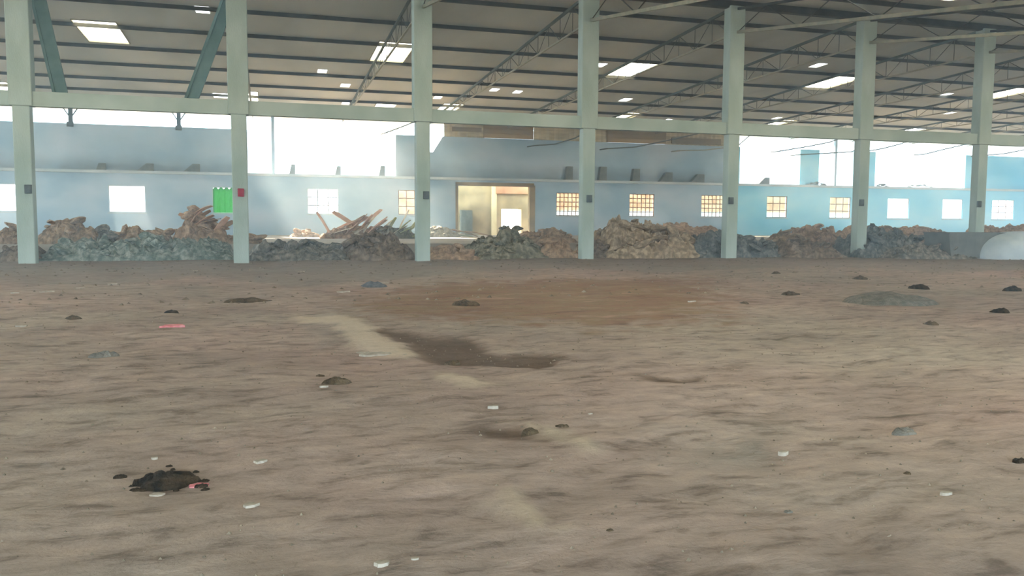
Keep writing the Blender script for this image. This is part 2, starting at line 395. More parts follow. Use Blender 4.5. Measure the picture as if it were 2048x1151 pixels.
# purlins
py = [35.2, 39.3, 43.5, 47.7, 51.9, 56.2, 60.2, 64.4, 67.6]
pur = MB(); pur.bar((0, 0, 0), (X1-X0, 0, 0), .10, .17); pur = pur.build('roof_purlin', M['purlin'])
order = ['nearest the ridge', 'second from the ridge', 'third from the ridge', 'fourth from the ridge', 'fifth from the ridge', 'sixth from the ridge', 'seventh from the ridge', 'eighth from the ridge', 'last one, over the far wall']
for i, y in enumerate(py):
    o = pur if i == 0 else pur.copy()
    if i: C.objects.link(o)
    o.location = (X0, y, roof_z(y)-.09)
    tag(o, 'dark steel purlin of the back roof slope, ' + order[i], 'purlin', 'purlins of the back roof slope', 'thing')
pyf = [YC-4.0*k for k in range(1, 11)]
for i, y in enumerate(pyf):
    o = pur.copy(); C.objects.link(o); o.location = (X0, y, roof_z(y)-.115); o.rotation_euler.x = 0
    tag(o, 'dark steel purlin under the front roof slope', 'purlin', 'purlins of the front roof slope', 'thing')

# ---------------------------------------------------------------- columns, beam, braces
COLX = [-7.99, -0.94, 5.87, 12.79, 19.56, 26.38, 33.2]
pitch = 6.87
extra = [-7.99-pitch*k for k in (5, 4, 3, 2, 1)], [33.2+pitch*k for k in range(1, 8)]
ordn = ['first', 'second', 'third', 'fourth', 'fifth', 'sixth', 'seventh']
def column(x, label, group=None):
    r = empty('concrete_column', (x, YC, 0), label, 'column', group)
    m = MB(); m.box((-.27, -.22, -.15), (.27, .22, 5.4)); m.build('lower_shaft', M['col'], r, bevel=.02)
    m = MB(); m.box((-.36, -.27, 5.4), (.36, .27, 10.85)); m.build('upper_shaft', M['col'], r, bevel=.02)
    return r
lab = ['tall grey green concrete column at the far left, with a grey switch box',
       'concrete column with the small red box, left of the big bright wall opening',
       'concrete column just left of the narrow bright wedge in the upper wall',
       'concrete column between the doorway and the large beige heap',
       'concrete column at the right end of the large beige heap',
       'concrete column standing between the two bright right-hand wall openings',
       'rightmost visible concrete column, its foot hidden by the dark skip']
for x, lb in zip(COLX, lab): column(x, lb)
for x in extra[0] + extra[1]: column(x, 'grey concrete column of the row beyond the picture edge', 'columns beyond the picture edges')
tb = MB(); tb.box((X0, YC-.16, 5.40), (X1, YC+.16, 5.90)); tag(tb.build('concrete_tie_beam', M['beam']), 'long grey green concrete beam joining the columns at mid height', 'beam', kind='thing')
for x, y, i in ((57, 378, 0), (482, 385, 1), (852, 390, 2), (1178, 397, 3), (1461, 401, 4), (1722, 405, 5), (1957, 408, 6)):
    p = at_y(x, y, YC-.23)
    r = empty('switch_box', p, ('small red box' if i == 1 else 'small grey switch box') + ' fixed on the ' + ordn[i] + ' column from the left', 'switch box', None if i == 1 else 'switch boxes on the columns')
    m = MB(); m.box((-.11, -.09, -.15), (.11, 0.01, .15)); m.build('housing', M['boxred' if i == 1 else 'boxgrey'], r, bevel=.01)
    m = MB(); m.box((-.085, -.105, -.12), (.085, -.09, .12)); m.build('cover', M['boxred' if i == 1 else 'boxgrey'], r)
# ridge beam
m = MB(); m.box((X0, YC-.15, ZR-.32), (X1, YC+.15, ZR-.02)); tag(m.build('ridge_beam', M['purlin']), 'dark beam along the ridge on top of the columns', 'beam', kind='thing')
# knee braces of the first bay
for (xa, ya, xb, yb), lb in (((70, -30, 122, 192), 'teal grey brace leaning from the first column down to the beam'), ((468, -30, 382, 200), 'teal grey brace leaning from the second column down to the beam')):
    a = at_y(xa, ya, YC+.35); b2 = at_y(xb, yb, YC+.35)
    r = empty('steel_brace', b2, lb, 'brace', 'braces of the first bay')
    d = a-b2
    side = Vector((d.z, 0, -d.x)).normalized()
    m = MB(); m.bar(-side*.19, d-side*.19, .09, .16, (0, 1, 0)); m.build('flange', M['brace'], r)
    m = MB(); m.bar(side*.19, d+side*.19, .09, .16, (0, 1, 0)); m.build('flange', M['brace'], r)
    m = MB(); m.bar(Vector((0, 0, 0)), d, .34, .03, (0, 1, 0)); m.build('web_plate', M['brace'], r)
    m = MB(); m.box((-.3, -.09, -.06), (.3, .09, .06)); m.build('foot_plate', M['brace'], r)

# ---------------------------------------------------------------- trusses of the back slope and rafters of the front slope
def back_truss(x, label, group=None):
    r = empty('roof_truss', (x, YC, 9.8), label, 'truss', group)
    L = YW-.5-YC; zt = lambda t: roof_z(YC+t)-9.8-.24; zb = lambda t: 0.0 if t < L-8 else -.0
    m = MB(); m.bar((0, .3, zt(.3)), (0, L, zt(L)), .09, .12); m.build('top_chord', M['steel'], r)
    m = MB(); m.bar((0, .3, -.08), (0, L, -.35), .08, .07); m.build('bottom_chord', M['bar'], r)
    m = MB(); N = 22
    for i in range(N):
        t0 = .3+(L-.3)*i/N; t1 = .3+(L-.3)*(i+1)/N
        zb0 = -.08-.27*t0/L; zb1 = -.08-.27*t1/L
        if i % 2: m.bar((0, t0, zt(t0)), (0, t1, zb1), .025, .025)
        else: m.bar((0, t0, zb0), (0, t1, zt(t1)), .025, .025)
        m.bar((0, t1, zt(t1)), (0, t1, zb1), .025, .025, (1, 0, 0))
    m.build('lacing', M['steel'], r)
    return r
def front_rafter(x, label, group=None):
    r = empty('roof_rafter', (x, YC, 9.75), label, 'rafter', group)
    L = YC+7
    m = MB(); m.bar((0, -.2, 0), (0, -L, -SF*L), .09, .12); m.build('bottom_chord', M['bar'], r)
    m = MB(); m.bar((0, -.2, .98), (0, -L, -SF*L+.98), .08, .1); m.build('top_chord', M['purlin'], r)
    m = MB(); N = 18
    for i in range(N):
        t0, t1 = .2+(L-.2)*i/N, .2+(L-.2)*(i+1)/N
        if i % 2: m.bar((0, -t0, -SF*t0+.98), (0, -t1, -SF*t1), .03, .03)
        else: m.bar((0, -t0, -SF*t0), (0, -t1, -SF*t1+.98), .03, .03)
    m.build('lacing', M['purlin'], r)
for i, x in enumerate(COLX + extra[1][:5]):
    if i == 0: continue
    back_truss(x, 'lattice roof truss running back from the %s column from the left to the far wall' % ordn[i] if i < 7 else 'lattice roof truss farther right than the last visible column', 'roof trusses of the back slope')
for i, x in enumerate(COLX + extra[1][:2]):
    front_rafter(x, 'light steel rafter running forward from the top of the %s column' % ordn[i] if i < 7 else 'light steel rafter forward of a column past the right edge', 'roof rafters of the front slope')

# ---------------------------------------------------------------- far wall
def px(x, y=400): return at_y(x, y, YW).x
ZL, ZT = 5.05, 8.62
wins = [(-22, 42, 1), (217, 291, 2), (425, 478, 3), (615, 677, 4), (797, 846, 5), (1113, 1161, 6), (1259, 1309, 7), (1403, 1449, 8), (1534, 1575, 9), (1660, 1702, 10), (1776, 1819, 11), (1886, 1926, 12), (1985, 2029, 13)]
W0, W1 = 2.15, 4.15
wh = [(px(a), W0, px(b_), W1) for a, b_, _ in wins]
door_hole = (px(914), -1, px(1060), 4.72)
upper = [(px(497), ZL+.02, px(792), 9.9), (px(1478), ZL+.02, px(1598), 9.9), (px(1636), ZL+.02, px(1704), 9.9), (px(1748), ZL+.02, px(1928), 9.9)]
wedge = (px(858), 7.3, px(886), 9.9)
holes = wh + [door_hole, wedge] + upper
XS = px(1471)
for xl, xr, mt in ((X0, XS, 'wall'), (XS, X1, 'wall_glare')):
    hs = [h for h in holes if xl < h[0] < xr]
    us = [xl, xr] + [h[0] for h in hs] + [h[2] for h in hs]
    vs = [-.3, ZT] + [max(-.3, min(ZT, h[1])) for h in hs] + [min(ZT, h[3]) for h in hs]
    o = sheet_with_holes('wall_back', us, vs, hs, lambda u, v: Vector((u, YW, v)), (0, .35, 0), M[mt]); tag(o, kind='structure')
# slanting infill that narrows the wedge opening downward
bm = MB(); v = []
for yy in (YW+.02, YW+.33):
    for q in ((wedge[2], 7.3), (wedge[2], ZT), ((wedge[0]+.35), 7.3)): v.append(bm.bm.verts.new((q[0], yy, q[1])))
bm.bm.faces.new(v[:3]); bm.bm.faces.new(v[:2:-1])
for a_, b_ in ((0,1),(1,2),(2,0)): bm.bm.faces.new((v[a_], v[b_], v[b_+3], v[a_+3]))
tag(bm.build('trim_4', M['wall']), kind='structure')
m = MB(); m.box((X0, YW-.55, ZL), (px(912)-.0, YW, ZL+.2)); m.box((px(912), YW-.55, ZL), (X1, YW, ZL+.2)); tag(m.build('trim_1', M['ledge']), kind='structure')
for k, (xx, wpx) in enumerate(((548, 7), (1670, 5))):     # slender posts in the openings
    p = px(xx); m = MB(); m.box((p-.12, YW+.05, ZL+.2), (p+.12, YW+.3, 9.75)); r = m.build('opening_post', M['wall'])
    tag(r, ['slender pale post near the left side of the big bright opening', 'slender post inside the bright opening left of the sixth column'][k], 'post', kind='thing')
# stubs on the ledge
stubs = [(205, .55, .5, 0), (300, .6, .55, 1), (392, .62, .6, 1), (585, .4, .75, 0), (676, .4, .7, 0), (763, .45, .8, 0), (1135, .62, 1.15, 0), (1202, .68, 1.2, 0), (1268, .7, 1.1, 0), (1333, .72, .85, 1), (1396, .78, .75, 1), (1528, .6, .6, 1)]
sl = ['small dark slanted stub', 'dark slanted stub', 'dark slanted stub, last before the second column', 'thin pale stub at the left of the big bright opening', 'thin pale stub in the middle of the big bright opening', 'thin pale stub at the right of the big bright opening',
      'upright grey stub just left of the fourth column', 'upright grey stub just right of the fourth column', 'upright grey stub above the barred window', 'dark stub, second left of the fifth column', 'dark stub with a sloping side just left of the fifth column', 'low grey stub in the bright opening right of the fifth column']
for (x, w, h, sloped), lb in zip(stubs, sl):
    p = Vector((px(x, 350), YW-.28, ZL+.2)); m = MB(); bm2 = m.bm
    off = -.55 if sloped else -.06
    pts = [(-w/2+off, 0), (w/2, 0), (w/2, h), (-w/2+.12, h)]
    f1 = [bm2.verts.new((a_, -.22, b_)) for a_, b_ in pts]; f2 = [bm2.verts.new((a_, .26, b_)) for a_, b_ in pts]
    bm2.faces.new(f1); bm2.faces.new(f2[::-1])
    for i in range(4): bm2.faces.new((f1[i], f1[(i+1) % 4], f2[(i+1) % 4], f2[i]))
    o = m.build('concrete_stub', M['stub']); o.location = p
    tag(o, lb + ' on the wall ledge' if 'ledge' not in lb else lb, 'stub', 'stubs on the wall ledge', 'thing')
for xx, lb, wd, hh in ((1630, 'low dusty rubble heap on the ledge left of the sixth column', 2.1, .5), (1760, 'small dark rubble heap on the ledge right of the sixth column', 1.3, .45), (1835, 'long low rubble heap on the ledge in the rightmost bright opening', 3.2, .55)):
    p = Vector((px(xx, 370), YW-.26, ZL+.12)); m = MB()
    for i in range(26):
        t = rnd.uniform(-1, 1); s_ = rnd.uniform(.08, .2); hz = hh*(1-t*t)*rnd.uniform(.2, .9)
        q = bmesh.ops.create_icosphere(m.bm, subdivisions=1, radius=s_)['verts']
        for v_ in q: v_.co = Vector((v_.co.x*1.6+t*wd/2, v_.co.y+rnd.uniform(-.1, .1)*.5, abs(v_.co.z)*.9+hz*.7)) + Vector((rnd.uniform(-.03, .03),)*3)
    o = m.build('rubble_heap', HE['teal']); o.location = p; tag(o, lb, 'rubble', None, 'stuff')

# windows: frame, sill, bars
for (a, b_, k), h in zip(wins, wh):
    r = bpy.data.objects.new('window_%d' % k, None); C.objects.link(r); r.location = (h[0], YW, W0); r['kind'] = 'structure'
    w_, hh = h[2]-h[0], W1-W0
    f = MB(); t = .06
    f.box((0, .08, 0), (t, .2, hh)); f.box((w_-t, .08, 0), (w_, .2, hh)); f.box((t, .08, 0), (w_-t, .2, t)); f.box((t, .08, hh-t), (w_-t, .2, hh))
    f.build('window_frame', M['grille'] if k in (5, 6, 7, 8, 9, 10) else M['white_steel'], r)
    s_ = MB(); s_.box((-.08, -.08, -.1), (w_+.08, .0, -.02)); s_.build('window_sill', M['ledge'], r)
    if k in (4, 5, 6, 7, 8, 9, 10, 13):
        g = MB()
        nv = 5 if k in (6, 7, 8) else 2
        nh = 4 if k in (6, 7, 8) else 2
        for i in range(1, nv+1): g.box((w_*i/(nv+1)-.035, .12, t), (w_*i/(nv+1)+.035, .16, hh-t))
        for i in range(1, nh+1): g.box((t, .115, hh*i/(nh+1)-.035), (w_-t, .155, hh*i/(nh+1)+.035))
        g.build('window_grille', M['grille'], r)
    if k == 3:
        g = MB(); N = 14; rows = []
        for i in range(N+1):
            rows.append([g.bm.verts.new((w_*(.02+.96*i/N), .04+.04*sin(i*1.9)+.02*sin(j*2.2+i), hh*(j/8)*(.97 if i % 3 else .90) + .04)) for j in range(9)])
        for i in range(N):
            for j in range(8): g.bm.faces.new((rows[i][j], rows[i+1][j], rows[i+1][j+1], rows[i][j+1]))
        o = g.build('green_netting', M['green']); o.location = (h[0], YW-.02, W0); tag(o, 'bright green netting hung over the window left of the second column', 'netting', kind='thing')

# gap above the wall in the middle: tan closure, cream sheets and bowed bars
xa, xb = px(889, 280), px(1476, 300)
m = MB(); zz0, zz1 = ZT, roof_z(YW)-.03
N = 120
prev = None
for i in range(N+1):
    x = xa+(xb-xa)*i/N; yy = YW+.16+(.05 if i % 2 else 0)
    cur = [m.bm.verts.new((x, yy, zz0)), m.bm.verts.new((x, yy, zz1)), m.bm.verts.new((x, yy+.06, zz0)), m.bm.verts.new((x, yy+.06, zz1))]
    gap = any(px(a_, 275)+.1 < x-.1 < px(b_, 275)+.2 for a_, b_ in ((968, 1064), (1215, 1330)))
    if prev and not gap:
        m.bm.faces.new((prev[0], cur[0], cur[1], prev[1])); m.bm.faces.new((prev[2], prev[3], cur[3], cur[2]))
        m.bm.faces.new((prev[1], cur[1], cur[3], prev[3])); m.bm.faces.new((prev[0], prev[2], cur[2], cur[0]))
    prev = cur
tag(m.build('trim_2', M['tan']), kind='structure')
for (a_, b_, zf0, zf1), lb in (((968, 1064, .02, .98), 'cream lit panel under the eave right of the third column'), ((905, 960, .4, .7), 'short cream strip under the eave beside the third column'), ((1215, 1330, .02, .98), 'cream strip under the eave right of the fourth column'), ((1345, 1440, .1, .55), 'pale strip under the eave left of the fifth column')):
    m = MB(); p0, p1 = px(a_, 275), px(b_, 275); zr_ = zz1-zz0
    for k in range(3):
        z0 = zz0+zr_*(zf0+(zf1-zf0)*k/3); m.box((p0, YW+.06, z0), (p1+.15, YW+.2, z0+zr_*(zf1-zf0)*.32))
    tag(m.build('eave_strip', M['cream_glow']), lb, 'eave strip', 'cream strips under the eave', 'thing')
bows = [((1068, 291), (1110, 288), (1150, 276), (1165, 268)), ((1215, 297), (1270, 294), (1320, 284), (1400, 266)), ((1360, 301), (1410, 300), (1450, 295), (1475, 292)), ((1560, 302), (1620, 292), (1660, 284)), ((1600, 309), (1660, 306), (1705, 303)), ((1735, 302), (1765, 297), (1800, 288)), ((1850, 308), (1890, 298), (1925, 290)), ((1965, 311), (2010, 307), (2060, 297)), ((770, 266), (800, 255), (835, 241))]
for i, bw in enumerate(bows):
    Y2 = YW-1.2
    pts = [at_y(x, y, Y2) for x, y in bw]
    fine_ = [Vector((pts[0].x-.2, YW+.02, pts[0].z))]
    for j in range(len(pts)-1):
        for k in range(4): fine_.append(pts[j].lerp(pts[j+1], k/4))
    fine_.append(pts[-1])
    z_end = min(roof_z(Y2)-.1, fine_[-1].z+1.2)
    fine_.append(Vector((fine_[-1].x+1.5, Y2, z_end)))
    m = MB(); m.tube(fine_, .055)
    tag(m.build('bent_steel_bar', M['bar'] if i in (2, 8) else M['steel']), ['bent steel bar sagging under the eave left of the fourth column', 'long bent steel bar under the eave right of the fourth column', 'pale bent bar under the eave touching the fifth column', 'bent steel bar in the bright opening, upper one left of the sixth column', 'bent steel bar in the bright opening, lower one left of the sixth column', 'short bent bar right of the sixth column under the eave', 'bent steel bar left of the seventh column under the eave', 'bent bar crossing the blue wall right of the seventh column', 'pale bent bar at the top right corner of the big bright opening'][i], 'steel bar', 'bent steel bars under the eave', 'thing')

# posts carrying the eave on the wall top, in the daylight strip
for x, lb in ((140, 'dark bracket post dividing the daylight strip right of the first column'), (357, 'dark bracket post dividing the daylight strip before the second column')):
    p = Vector((px(x, 235), YW+.1, ZT)); m = MB()
    m.box((-.14, 0, -.25), (.14, .2, roof_z(YW)-ZT-.05)); m.bar((-.5, .1, 1.15), (0, .1, .4), .08, .08); m.bar((.5, .1, 1.15), (0, .1, .4), .08, .08); m.box((-.22, -.22, -.25), (.22, 0, .1))
    o = m.build('eave_post', M['steel']); o.location = p; tag(o, lb, 'post', 'eave posts on the wall top', 'thing')

# ---------------------------------------------------------------- annex behind the doorway, brick shed behind the windows
def house(name, x0, x1, y0, y1, z1, mat, label, openings, plinth=None):
    r = empty(name, (x0, y0, 0), label, 'building')
    us = [0, x1-x0] + [h[0]-x0 for h in openings] + [h[2]-x0 for h in openings]
    vs = [-.06, z1] + [h[1] for h in openings] + [h[3] for h in openings]
    o = sheet_with_holes('front_wall', us, vs, [(h[0]-x0, h[1], h[2]-x0, h[3]) for h in openings], lambda u, v: Vector((u, 0, v)), (0, .2, 0), mat); o.parent = r
    m = MB(); m.box((0, .2, -.06), (.2, y1-y0, z1)); m.build('side_wall', mat, r); m = MB(); m.box((x1-x0-.2, .2, -.06), (x1-x0, y1-y0, z1)); m.build('side_wall', mat, r)
    m = MB(); m.box((-.3, -.35, z1), (x1-x0+.3, y1-y0+.3, z1+.18)); m.build('roof_slab', M['cream'], r)
    if plinth:
        m = MB(); m.box((0, -.12, -.06), (x1-x0, 0, plinth)); m.build('plinth', M['white_steel'], r)
    return r
YA = YW+3.2
def pa(x): return at_y(x, 420, YA).x
house('annex_building', px(900)-.5, px(1078)+.8, YA, YA+5, 6.2, M['ochre'], 'cream and ochre annex seen through the large doorway', [(pa(1003), -.06, pa(1043), at_y(1020, 418, YA).z)])
m = MB(); m.box((pa(990), YA-.3, 4.1), (pa(1060), YA, 4.75)); tag(m.build('lintel_beam', M['brick']), 'short reddish lintel on the annex wall above the white doorway', 'lintel', kind='thing')
m = MB(); m.box((pa(918), YA-.9, 0), (pa(940), YA-.3, 2.6)); tag(m.build('concrete_block', M['stub']), 'grey block standing against the annex at the left inside the large doorway', 'block', kind='thing')
m = MB(); xq0, xq1 = pa(982), pa(992); m.box((xq0, YA-.25, 0), (xq1, YA, 5.5)); tag(m.build('annex_pillar', M['cream']), 'cream pillar against the annex wall behind the doorway', 'pillar', kind='thing')
YB = YW+9
house('brick_shed', at_y(1090, 400, YB).x, at_y(1730, 400, YB).x, YB, YB+8, 5.4, M['brick'], 'orange brick shed seen through the barred windows', [], plinth=2.75)

m = MB(); m.box((at_y(786, 400, YW+6).x, YW+6, -.06), (at_y(886, 400, YW+6).x, YW+6.25, 4.5)); tag(m.build('brick_boundary_wall', M['brick']), 'orange brick wall seen through the window left of the third column', 'wall', kind='thing')
# door jamb lining
m = MB(); x0, x1 = door_hole[0], door_hole[2]
m.box((x0-.12, YW-.04, 0), (x0+.1, YW+.39, 4.72)); m.box((x1-.05, YW-.04, 0), (x1+.45, YW+.39, 4.72)); m.box((x0-.12, YW-.04, 4.6), (x1+.35, YW+.39, 4.9))
o = m.build('door_1', M['ochre']); tag(o, kind='structure')

# ---------------------------------------------------------------- rubble heaps
chunk_meshes = {}
def chunk_mesh(key, flat=.6):
    if key in chunk_meshes: return chunk_meshes[key]
    r2 = random.Random(hash(key) % 1000 if not isinstance(key, str) else sum(map(ord, key)))
    bm = bmesh.new(); bmesh.ops.create_icosphere(bm, subdivisions=2, radius=.5)
    pl = [(Vector((r2.uniform(-1, 1), r2.uniform(-1, 1), r2.uniform(-1, 1))).normalized(), r2.uniform(.22, .38)) for _ in range(9)]
    for v in bm.verts:
        for nrm, d in pl:
            k = v.co.dot(nrm) - d
            if k > 0: v.co -= nrm*k
        v.co.z *= flat
        v.co *= 1 + .06*noise.noise(v.co*6)
    me = bpy.data.meshes.new('chunk'); bm.to_mesh(me); bm.free(); chunk_meshes[key] = me
    return me
def heap(x0, x1, ytop, ybase, mat, label, depth=None, peak=.5, pw=1.0, chunks=6, clabel=None, name='rubble_heap', rough=1.0, csize=(.35, .8)):
    yb = min(ybase, 560)
    zb = PLZ if ybase < 500 else 0.0
    Yf = at_z((x0+x1)/2, yb, zb).y
    if zb: Yf = max(Yf, PLY+.5)
    pl_, pr = at_y(x0, yb, Yf), at_y(x1, yb, Yf)
    w = pr.x-pl_.x; dep = depth or max(2.0, w*.55)
    cx = (pl_.x+pr.x)/2; cy = Yf+dep/2
    h = at_y((x0+x1)/2, ytop, cy).z
    dep = min(dep, YW-.7-Yf) if zb else min(dep, 7)
    cy = Yf+dep/2
    h = max(h-zb, .15)
    nu = max(30, min(170, int(w/.085))); nv = max(20, min(60, int(dep/.085)))
    seed = rnd.uniform(0, 100)
    def H(u, v):     # u,v in -1..1
        pk = (peak*2-1)
        uu = (u-pk)/(1-pk) if u > pk else (u-pk)/(1+pk)
        e = max(0, 1-abs(uu)**(1.6*pw+.4))*max(0, 1-abs(v)**2.0)
        e = e**.7
        X = cx+u*w/2; Y = cy+v*dep/2
        n1 = noise.noise(Vector((X*.8+seed, Y*.8, 0)))
        cell = noise.cell_vector(Vector((X*2.2+seed+.4*n1, Y*2.2, seed)))
        vor = noise.voronoi(Vector((X*1.5+seed, Y*1.5, 0)))[0]
        lump = (vor[1]-vor[0])
        z = h*e*(.74 + .30*n1*rough + .26*(cell.x-.5)*rough) + min(lump, .5)*.5*rough*e**.5*min(1, h)
        vo2 = noise.voronoi(Vector((X*4+seed, Y*4, 3)))[0]; c2 = noise.cell_vector(Vector((X*5+seed, Y*5, seed)))
        z += (.16*min(.5, vo2[1]-vo2[0])+.10*(c2.x-.5)+.05*fr(X*5, Y*5, seed, 3))*rough*e**.4
        return z
    vv, ff = [], []
    for j in range(nv+1):
        for i in range(nu+1):
            u, v = -1+2*i/nu, -1+2*j/nv
            edge = i in (0, nu) or j in (0, nv)
            z = -.12 if edge else H(u, v)-.06
            jx = rnd.uniform(-.03, .03); jy = rnd.uniform(-.03, .03)
            vv.append((u*w/2+jx, v*dep/2+jy, z))
    for j in range(nv):
        for i in range(nu): ff.append((j*(nu+1)+i, j*(nu+1)+i+1, (j+1)*(nu+1)+i+1, (j+1)*(nu+1)+i))
    me = bpy.data.meshes.new(name); me.from_pydata(vv, [], ff); me.update()
    o = link(name, me, HE[mat]); o.location = (cx, cy, zb); tag(o, label, 'rubble', None, 'stuff')
    for i in range(chunks):
        u, v = rnd.uniform(-.85, .85), rnd.uniform(-.9, .1)
        s = rnd.uniform(*csize); me2 = chunk_mesh((mat, i % 4))
        if not me2.materials: me2.materials.append(HE[mat])
        c_ = bpy.data.objects.new('rubble_chunk', me2); C.objects.link(c_)
        c_.location = (cx+u*w/2, cy+v*dep/2, zb+max(0, H(u, v)-.06)+s*.12)
        c_.rotation_euler = (rnd.uniform(-.5, .5), rnd.uniform(-.5, .5), rnd.uniform(0, 6))
        c_.scale = (s*1.3, s, s*rnd.uniform(.7, 1.1))
        tag(c_, 'broken lump lying on the ' + clabel, 'rubble lump', 'lumps on the ' + clabel, 'thing')
    return (cx, cy, w, dep, lambda u, v: H(u, v)+zb)

heap(-30, 45, 446, 496, 'tan', 'tan rubble heap at the left edge behind the first column', clabel='tan heap at the left edge', peak=.6, chunks=6)
heap(66, 208, 437, 497, 'tan', 'broad tan rubble heap right of the first column', clabel='broad tan heap right of the first column', peak=.4, pw=1.6, chunks=12)
heap(186, 232, 455, 495, 'dark', 'small dark heap between the two tan heaps of the first bay', clabel='small dark heap in the first bay', chunks=4)
heap(226, 345, 445, 495, 'tan', 'low tan rubble heap below the white window of the first bay', clabel='low tan heap of the first bay', peak=.35, chunks=9)
hp = heap(338, 462, 420, 496, 'orange', 'tallest pinkish brown heap below the green netting', clabel='tallest heap below the green netting', peak=.5, pw=.8, chunks=12, csize=(.4, .9))
heap(430, 530, 463, 492, 'tan', 'low tan heap behind the second column', clabel='low heap behind the second column', chunks=5)
heap(-30, 72, 480, 524, 'brown', 'low brown debris band at the foot of the first column', clabel='brown debris by the first column', chunks=5, depth=3)
heap(60, 470, 478, 521, 'teal', 'long low grey teal debris band between the first two columns', clabel='grey teal debris band of the first bay', chunks=26, depth=4, pw=3, rough=1.5, csize=(.3, .65))
heap(488, 705, 486, 521, 'dark', 'low dark grey debris band right of the second column', clabel='low dark debris right of the second column', chunks=14, depth=4, pw=2, rough=1.4)
heap(690, 838, 462, 519, 'brown', 'dark brown debris heap left of the third column', clabel='dark brown heap left of the third column', chunks=12, depth=3.5, peak=.4, pw=1.4, rough=1.3)
heap(578, 645, 460, 474, 'tan', 'small tan heap in front of the sunlit floor', clabel='small tan heap on the sunlit floor', chunks=5)
b1 = heap(640, 765, 448, 477, 'orange', 'reddish heap of splintered boards below the big bright opening', clabel='reddish board heap', chunks=6, peak=.5)
b2h = heap(750, 838, 450, 477, 'olive', 'greenish heap left of the third column against the wall', clabel='greenish heap left of the third column', chunks=6)
heap(856, 925, 452, 474, 'olive', 'greenish debris heap right of the third column', clabel='greenish heap right of the third column', chunks=6, peak=.3)
heap(855, 965, 488, 519, 'orange', 'low reddish brown heap right of the foot of the third column', clabel='low reddish heap beside the third column', chunks=7, depth=3.5)
heap(950, 1108, 462, 517, 'olive', 'lumpy grey olive heap in front of the doorway', clabel='grey olive heap in front of the doorway', chunks=18, depth=4, peak=.62, rough=1.2, csize=(.3, .6))
heap(1085, 1172, 474, 516, 'orange', 'orange brown heap left of the foot of the fourth column', clabel='orange heap left of the fourth column', chunks=7, depth=3)
heap(1035, 1160, 458, 494, 'tan', 'long tan heap behind the grey olive heap', clabel='long tan heap left of the fourth column', chunks=6, pw=2)
heap(1180, 1245, 482, 516, 'brown', 'small brown heap right of the foot of the fourth column', clabel='small brown heap right of the fourth column', chunks=5, depth=2.5)
heap(1218, 1415, 436, 516, 'beige', 'largest beige lumpy heap between the fourth and fifth columns', clabel='largest beige heap', chunks=30, depth=5, peak=.42, pw=1.3, rough=1.4, csize=(.4, 1.0))
heap(1310, 1485, 446, 498, 'orange', 'long orange brown heap behind the fifth column', clabel='long orange heap behind the fifth column', chunks=10, pw=2.5, depth=5)
heap(1398, 1585, 462, 515, 'blue', 'dark blue grey heap around the foot of the fifth column', clabel='dark blue grey heap by the fifth column', chunks=16, depth=3, peak=.4, pw=1.6, rough=1.3)
heap(1560, 1625, 462, 496, 'beige', 'small pale heap between the dark heaps left of the sixth column', clabel='small pale heap left of the sixth column', chunks=6)
heap(1592, 1725, 446, 500, 'orange', 'brown heap right behind the sixth column', clabel='brown heap behind the sixth column', chunks=10, pw=1.8)
heap(1575, 1700, 476, 515, 'brown', 'low dark brown debris band left of the sixth column foot', clabel='low dark brown debris left of the sixth column', chunks=9, depth=3, pw=2)
heap(1722, 1940, 449, 488, 'orange', 'long low pinkish heap right of the sixth column near the wall', clabel='long pinkish heap right of the sixth column', chunks=14, pw=3)
heap(1728, 1905, 463, 515, 'blue', 'dark grey heap right of the foot of the sixth column', clabel='dark grey heap right of the sixth column', chunks=14, depth=3.5, peak=.35, pw=1.6, rough=1.3)
heap(1800, 1960, 486, 517, 'dark', 'low dark debris band left of the skip', clabel='low dark debris left of the skip', chunks=9, depth=2.5, pw=2)
heap(1975, 2120, 447, 486, 'orange', 'reddish heap behind the pale covered mound at the right edge', clabel='reddish heap at the right edge', chunks=6, pw=3)

# splintered boards
def board(p, L, w, az, el, roll, mat, label, group):
    m = MB(); n_ = 5
    bmx = m.bm; prev = None
    for i in range(n_+1):
        t = i/n_; x = t*L; tap = 1-.35*max(0, t-.8)*5*rnd.uniform(.3, 1); z = .04*sin(t*3)
        cur = [bmx.verts.new((x, a*w/2*tap, z+b*.018)) for a, b in ((-1,-1),(1,-1),(1,1),(-1,1))]
        if prev:
            for k in range(4): bmx.faces.new((prev[k], prev[(k+1) % 4], cur[(k+1) % 4], cur[k]))
        else: bmx.faces.new(cur[::-1])
        prev = cur
    bmx.faces.new(prev)
    o = m.build('broken_board', BO[mat]); o.location = p; o.rotation_euler = (roll, -el, az)
    tag(o, label, 'board', group, 'thing')
def boards(hd, cnt, mats, lab, grp, L=(1.2, 2.8), el=(.2, 1.0), azc=0):
    cx, cy, w, dep, H = hd
    for i in range(cnt):
        u, v = rnd.uniform(-.75, .7), rnd.uniform(-.8, .0)
        board((cx+u*w/2, cy+v*dep/2, H(u, v)-.15), rnd.uniform(*L), rnd.uniform(.2, .5), azc+rnd.uniform(-.5, .5)+(pi if rnd.random() < .25 else 0), rnd.uniform(*el), rnd.uniform(-.5, .5), mats[i % len(mats)], lab, grp)
boards(b1, 16, ['pink', 'pink', 'brown', 'pale'], 'splintered pinkish board jutting from the reddish heap under the big bright opening', 'boards in the reddish heap', L=(1.0, 2.0), el=(.25, 1.0))
boards(b2h, 10, ['green', 'pale', 'green'], 'greenish board leaning in the heap left of the third column', 'boards in the greenish heap', L=(.9, 1.8), el=(.3, 1.1))
boards(hp, 10, ['pink', 'brown'], 'splintered board sticking out of the tallest heap below the green netting', 'boards in the tallest heap', L=(.6, 1.2), el=(.2, .9))
